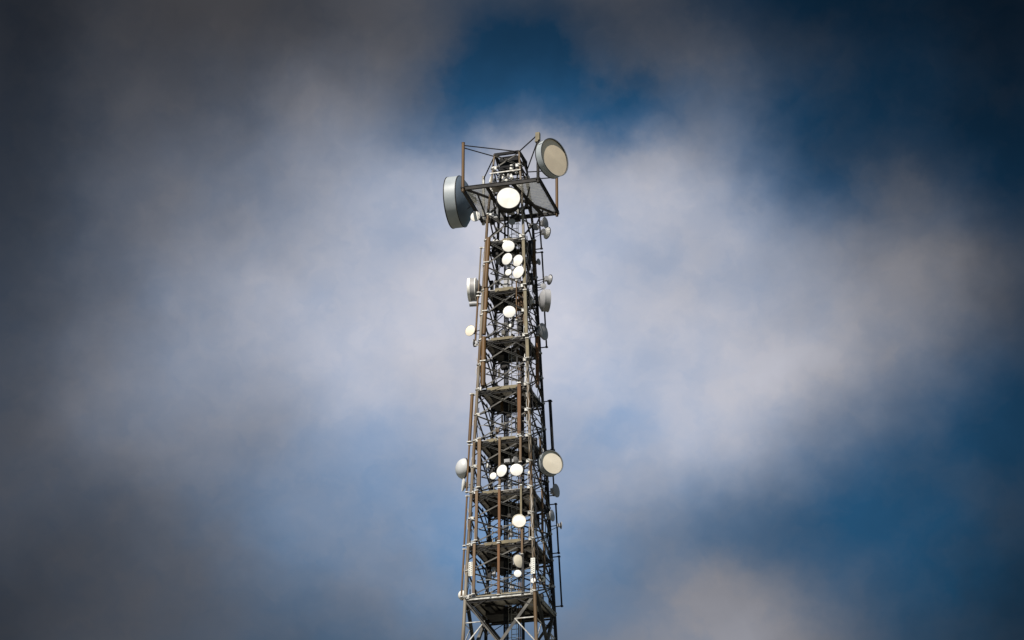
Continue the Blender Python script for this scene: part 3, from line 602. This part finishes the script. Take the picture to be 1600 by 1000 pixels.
# under the head platform
T = [
 (743, 338, 16.5, -22, ('v', .2, -.1), 'bowl', 'white', 'small white dish beneath the huge blue-grey drum at the platform corner', 'grey'),
 (852.5, 348, 18, 62, ('v', .9, .2), 'bowl', 'midgrey', 'grey shaded dish just under the right corner of the top platform', 'grey'),
 (837.5, 355, 10, 25, ('v', 1, -.1), 'bowl', 'midgrey', 'tiny grey dish between the mast and the shaded dish under the platform corner', 'grey'),
 (855, 364, 19, 122, ('v', .9, .2), 'open', 'midgrey', 'silver dish turned away, its bowl bright on top, second below the platform right corner', 'white'),
 (800, 346.5, 10, -5, F(-.1), 'bowl', 'midgrey', 'tiny grey dish in shade directly below the brilliant white round antenna', 'grey'),
 (794.3, 384.5, 19, -6, F(), 'bowl', 'white', 'white dish topmost of the tight cluster on the upper front face', 'grey'),
 (792.3, 404.5, 19, -36, F(), 'bowl', 'white', 'tilted white oval dish on the left of the upper front cluster', 'grey'),
 (809, 407, 19, -36, F(), 'bowl', 'white', 'tilted white oval dish on the right of the cluster, upper of two stacked', 'grey'),
 (810, 425, 20.5, -36, F(), 'bowl', 'white', 'tilted white oval dish lowest right in the upper front cluster', 'grey'),
 (794.3, 425.5, 10.5, -25, F(-.1), 'bowl', 'white', 'tiny white dish lowest left in the upper front cluster', 'grey'),
 (773.5, 377, 9, -30, F(.3), 'bowl', 'white', 'tiny white dish beside the left leg, level with the top of the cluster', 'grey'),
 (842, 409, 10, 60, ('v', 1, -.1), 'bowl', 'midgrey', 'tiny dark grey dish on the right standoff pole above the shiny round one', 'dark'),
 (859, 437, 16, 118, ('v', .7, .1), 'open', 'midgrey', 'shiny grey round dish sticking out furthest on the upper right edge', 'grey'),
 (849, 447, 9, 10, ('v', .6, -.2), 'bowl', 'grey', 'tiny silver dish tucked below the shiny round dish on the right', 'grey'),
 (795.8, 487, 19.5, -6, F(), 'bowl', 'white', 'lone white dish centred on the front face below the upper cluster', 'grey'),
 (795, 509, 9.5, -35, F(.1), 'bowl', 'white', 'tiny white dish just under the lone centred white dish', 'grey'),
 (829, 471, 12.5, -58, ('v', -.3, 0), 'bowl', 'white', 'small narrow white dish inside the right side, left of the grey drum', 'white'),
 (734.5, 516.5, 17.5, -32, ('v', -1, -.1), 'bowl', 'cream', 'small cream dish sticking out left on the pole below the white-rimmed drum', 'grey'),
 (740, 536, 12, -100, ('v', -1, 0), 'bowl', 'white', 'tiny side-on dish at the left leg below the cream dish', 'dark'),
 (849.5, 518, 27, 60, ('v', .5, .1), 'bowl', 'midgrey', 'slim dull grey oval dish below the right-hand grey drum', 'grey'),
 (784, 735.5, 19.5, -36, F(), 'bowl', 'white', 'tilted white oval dish left of the largest one in the lower front row', 'grey'),
 (770.5, 743.5, 11, -22, F(-.1), 'bowl', 'white', 'tiny white dish leftmost in the lower front row', 'grey'),
 (807, 734, 20, -4, F(), 'bowl', 'white', 'brightest and largest white dish of the lower front row', 'grey'),
 (806.5, 718.5, 11.5, 48, F(-.1), 'bowl', 'midgrey', 'small grey dish directly above the brightest dish of the lower front row', 'grey'),
 (760.5, 728, 8.5, -60, F(.5), 'bowl', 'white', 'tiny white dish half hidden by the brown pole, left of the lower front row', 'grey'),
 (828, 738, 6, 0, F(-.05), 'bowl', 'cream', 'tiniest cream disc fixed on the front right leg beside the lower row', 'grey'),
 (723, 757.5, 20, -80, ('v', -.5, 0), 'bowl', 'white', 'small side-on white dish right below the pale grey dome on the left edge', 'white'),
 (869.5, 766.5, 21, 62, ('v', .6, .1), 'bowl', 'midgrey', 'thin pale grey oval dish below the large cream drum on the right', 'grey'),
 (863, 805.5, 18, 66, ('v', .4, .1), 'bowl', 'grey', 'white-edged oval dish on the right above the small dark side-on one', 'white'),  # white dish, shade on its face painted as grey
 (877, 821, 11, 98, ('v', .8, .1), 'bowl', 'midgrey', 'small dark side-on dish poking out furthest at the lower right', 'dark'),
 (811, 813.5, 20.5, 3, F(-.3), 'drum', 'white', 'cream-white round dish with a thick rim, alone at centre below the lower row', 'cream'),
 (810.5, 876.5, 21, 38, F(), 'bowl', 'cream', 'dull beige dish above the small bright white one near the lowest platform', 'grey'),
 (808.8, 896, 11.5, -4, F(), 'bowl', 'white', 'small bright white dish directly under the dull beige dish', 'grey'),
 (847.5, 904.5, 10, 20, ('u', 1, .1), 'bowl', 'cream', 'tiny cream dish with a dark middle on the lower right side', 'grey'),
 (833, 907, 8, -20, F(-.1), 'bowl', 'white', 'tiny white dish on the front right leg under the perforated white plate', 'grey'),
 (860.5, 915, 8.5, -35, ('v', 1, -.2), 'bowl', 'white', 'tiny white dish on the back right leg, lowest on the right', 'grey'),
 (722.5, 930, 15.5, -60, ('v', -.6, 0), 'dome', 'white', 'round white dish lowest on the left, behind the brown pole', 'grey'),
]
for (px, py, d, al, pl, kd, fm, lb, bm) in T:
    o = dish(px, py, d, al, pl, kd, fm, lb, bm=bm, group=GS, tilt=random.uniform(-1, 1.5), **({'depth': .22, 'rec': .01} if kd == 'drum' else {}))
    if 'dark middle' in lb:
        m = MB(); m.lathe([(.001, -.05), (.05, -.05), (.05, -.02), (.001, -.02)], 16, True); m.build('feed_cap', MT['dark'], o)

# ------------------------------------------------------------------ antenna mounting poles
GP = 'standoff antenna mounting poles'
def mpole(px, y0, y1, wpx, plane, leg, mt, label, ends='tb', square=False, ext=0.0):
    a = at(px, y0, *plane); b = at(px, y1, *plane); b = Vector((a.x, a.y, b.z)); s = ppm(a)
    zl = b.z; zt = a.z; Hh = zt - zl
    t = thing('mounting_pole', label, 'pole', tw(b), -YAW, GP); r = wpx / s / 2
    # lean with the leg so the pole stays beside it
    lean = Vector((0, 0, 0))
    if leg: lean = leg_pt(*leg, zt) - leg_pt(*leg, zl); lean.z = 0
    if leg and plane[0] == 'v' and plane[1] == -1 and len(plane) and abs(a.x) < h(zt) - .25: lean.x = 0
    m = MB(); bot = -lean
    if square: m.beam(bot, (0, 0, Hh), r * 2, r * 1.7, (0, 1, 0))
    else: m.tube(bot, (0, 0, Hh), r, 10)
    m.build('pole', MT[mt], t)
    for e in ends:
        f_ = .98 if e == 't' else (.02 if e == 'b' else .5)
        q = bot.lerp(Vector((0, 0, Hh)), f_); zz = zl + q.z
        if leg: tg = leg_pt(*leg, zz) - b
        else:
            tg = nearest(Vector((b.x, b.y, zz)), None) - b
        m = MB(); m.beam(q, tg, .045, .055); m.box(q, (r * 2 + .05, r * 2 + .05, .06)); m.build('bracket', MT['galv' if mt != 'dark' else 'dark'], t)
    return t
LF, RF, RB, LB = (-1, -1), (1, -1), (1, 1), (-1, 1)
P = [
 # wide brown covers on the front left leg
 (763.3, 372, 449, 7.2, F(-.14), LF, 'brown', 'wide brown tube covering the front left leg beside the upper dish cluster', 'm', 0),
 (760.3, 451, 522, 6.8, F(-.14), LF, 'brown', 'wide brown tube on the front left leg beside the lone centred dish', 'm', 0),
 (756, 527, 603, 8.0, F(-.14), LF, 'brown', 'wide brown tube on the front left leg just above the bare pale leg section', 'm', 0),
 (749.5, 684, 763, 5.2, F(-.12), LF, 'brown', 'brown tube right of the front left leg, level with the lower front dish row', 'tb', 1),
 (745.2, 765, 846, 4.2, F(-.12), LF, 'brown', 'brown tube right of the front left leg, two bays above the lowest platform', 'tb', 1),
 (741.5, 847, 930, 4.0, F(-.12), LF, 'brown', 'brown tube right of the front left leg, ending at the lowest platform', 'tb', 1),
 # standoffs on the left
 (751.7, 386, 458, 2.6, ('v', -1, 0), LF, 'leg', 'thin standoff pole left of the mast above the white-rimmed side-on drum', 'tb', 0),
 (747.0, 461, 541, 3.2, ('v', -1, 0), LF, 'brown', 'thin brown standoff pole that carries the small cream dish on the left', 'tb', 0),
 (738.0, 615, 692, 5.4, ('v', -1, 0), LF, 'brown', 'thick brown standoff pole left of the bare pale leg section', 'tb', 0),
 (733.5, 694, 770, 3.0, ('v', -1, 0), LF, 'brown', 'thin standoff pole in front of the pale domed dish on the left', 'tb', 0),
 (729.8, 774, 854, 3.0, ('v', -1, 0), LF, 'brown', 'thin standoff pole on the left below the small side-on white dish', 'tb', 0),
 (725.3, 857, 934, 3.2, ('v', -1, 0), LF, 'brown', 'lowest standoff pole on the left, in front of the round white dish', 'tb', 0),
 # front face
 (807, 437, 500, 2.2, F(-.08), None, 'brown', 'thin brown pole on the front face right of the lone centred dish', 'tb', 0),
 (811.5, 597, 680, 5.2, F(-.12), None, 'rust', 'rusty brown pole on the front face beside the front right leg, middle of the mast', 'tb', 1),
 (813.3, 681, 722, 3.4, F(-.12), None, 'brown', 'short brown pole above the brightest dish of the lower front row', 'tb', 1),
 (780.8, 682, 760, 3.4, F(-.12), None, 'brown', 'brown pole on the front face behind the lower row of dishes', 'tb', 1),
 (780.3, 761, 846, 3.8, F(-.12), None, 'rust', 'bright rusty pole in the middle of the front face left of the thick-rimmed dish', 'tb', 1),
 (779.3, 847, 930, 3.8, F(-.12), None, 'rust', 'rusty pole in the middle of the front face, ending at the lowest platform', 'tb', 1),
 (814.2, 757, 805, 2.8, F(-.12), None, 'olive', 'short grey pole holding the thick-rimmed dish from above', 'tb', 1),
 (815.8, 823, 866, 3.0, F(-.10), None, 'brown', 'short brown pole between the thick-rimmed dish and the dull beige dish', 'tb', 1),
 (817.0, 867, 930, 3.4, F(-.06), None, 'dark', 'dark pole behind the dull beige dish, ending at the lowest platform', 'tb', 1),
 # front right leg
 (817.8, 373, 446, 4.6, F(-.12), RF, 'olive', 'olive tube on the front right leg beside the upper dish cluster', 'tb', 1),
 (820.5, 452, 524, 4.8, F(-.12), RF, 'olive', 'olive tube on the front right leg beside the lone centred dish', 'tb', 1),
 (824.0, 528, 560, 4.4, F(-.12), RF, 'olive', 'short olive tube on the front right leg below the second platform', 'tb', 1),
 # right side
 (834.6, 374, 432, 4.4, ('u', 1, .12), None, 'brown', 'brown tube on the shaded right face, uppermost one', 'tb', 1),
 (839.5, 524, 600, 5.0, ('u', 1, .12), None, 'rust', 'rusty tube on the shaded right face, level with the slim grey oval dish', 'tb', 1),
 (844.3, 682, 752, 3.4, ('u', 1, .12), None, 'brown', 'brown tube on the right face left of the large cream drum', 'tb', 1),
 (847.3, 762, 842, 3.4, ('u', 1, .12), None, 'brown', 'brown tube on the right face two bays above the lowest platform', 'tb', 1),
 (850.3, 846, 915, 3.4, ('u', 1, .12), None, 'brown', 'brown tube on the right face just above the lowest platform', 'tb', 1),
 # standoffs on the right, their shaded look put into the dark colour
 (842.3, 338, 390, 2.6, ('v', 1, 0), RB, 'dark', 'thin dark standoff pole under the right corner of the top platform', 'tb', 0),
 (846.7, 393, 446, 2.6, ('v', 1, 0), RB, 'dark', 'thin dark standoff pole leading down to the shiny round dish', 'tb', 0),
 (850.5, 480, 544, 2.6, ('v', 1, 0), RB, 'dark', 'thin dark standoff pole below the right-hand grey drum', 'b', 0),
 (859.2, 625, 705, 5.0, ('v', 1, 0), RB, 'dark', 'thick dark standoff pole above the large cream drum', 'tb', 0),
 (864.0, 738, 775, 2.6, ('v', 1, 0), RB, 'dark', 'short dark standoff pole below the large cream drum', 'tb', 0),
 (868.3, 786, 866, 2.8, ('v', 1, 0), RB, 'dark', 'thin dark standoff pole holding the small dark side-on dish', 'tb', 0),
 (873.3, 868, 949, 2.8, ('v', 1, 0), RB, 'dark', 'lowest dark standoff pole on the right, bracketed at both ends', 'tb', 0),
]
for (px, y0, y1, w, pl, lg, mt, lb, en, sq) in P: mpole(px, y0, y1, w, pl, lg, mt, lb, en, bool(sq))

# perforated white plates strapped to the two front legs
for px, py, w, hh, lb, lg in ((735.2, 889, 6, 23, 'white perforated plate strapped to the front left leg', LF), (832.6, 884, 6.5, 26, 'white perforated plate strapped to the front right leg', RF)):
    q = at(px, py, 'v', -1, -.16); s = ppm(q); w /= s; hh /= s
    t = thing('perforated_plate', lb, 'plate', tw(q), -YAW, 'white perforated plates on the front legs')
    m = MB(); m.box((0, 0, 0), (w, .02, hh)); m.box((-w / 2, .03, 0), (.015, .08, hh)); m.box((w / 2, .03, 0), (.015, .08, hh)); m.build('plate', MT['plate'], t)
    m = MB()
    for i in range(7):
        for j in (-1, 1):
            z_ = (i - 3) * hh / 7.6 + j * .02; m.tube((j * w * .22, -.014, z_), (j * w * .22, -.009, z_), .032, 10)
    m.build('slot', MT['hole'], t)
    m = MB(); m.box((0, .07, hh * .4), (.06, .12, .03)); m.box((0, .07, -hh * .4), (.06, .12, .03)); m.build('strap', MT['galv'], t)
# thick lower cylinder beneath the left side-on drum
q = at(741, 475, 'v', -.2, 0); t = thing('radio_canister', 'dark grey horizontal canister under the white-rimmed side-on drum on the left', 'canister', tw(q), R(-7))
m = MB(); m.tube((-.28, 0, 0), (.25, 0, 0), .15, 16); m.build('canister', MT['grey'], t)
m = MB(); m.tube((.25, 0, 0), (.62, .05, 0), .04, 8); m.build('mount_arm', MT['dark'], t)
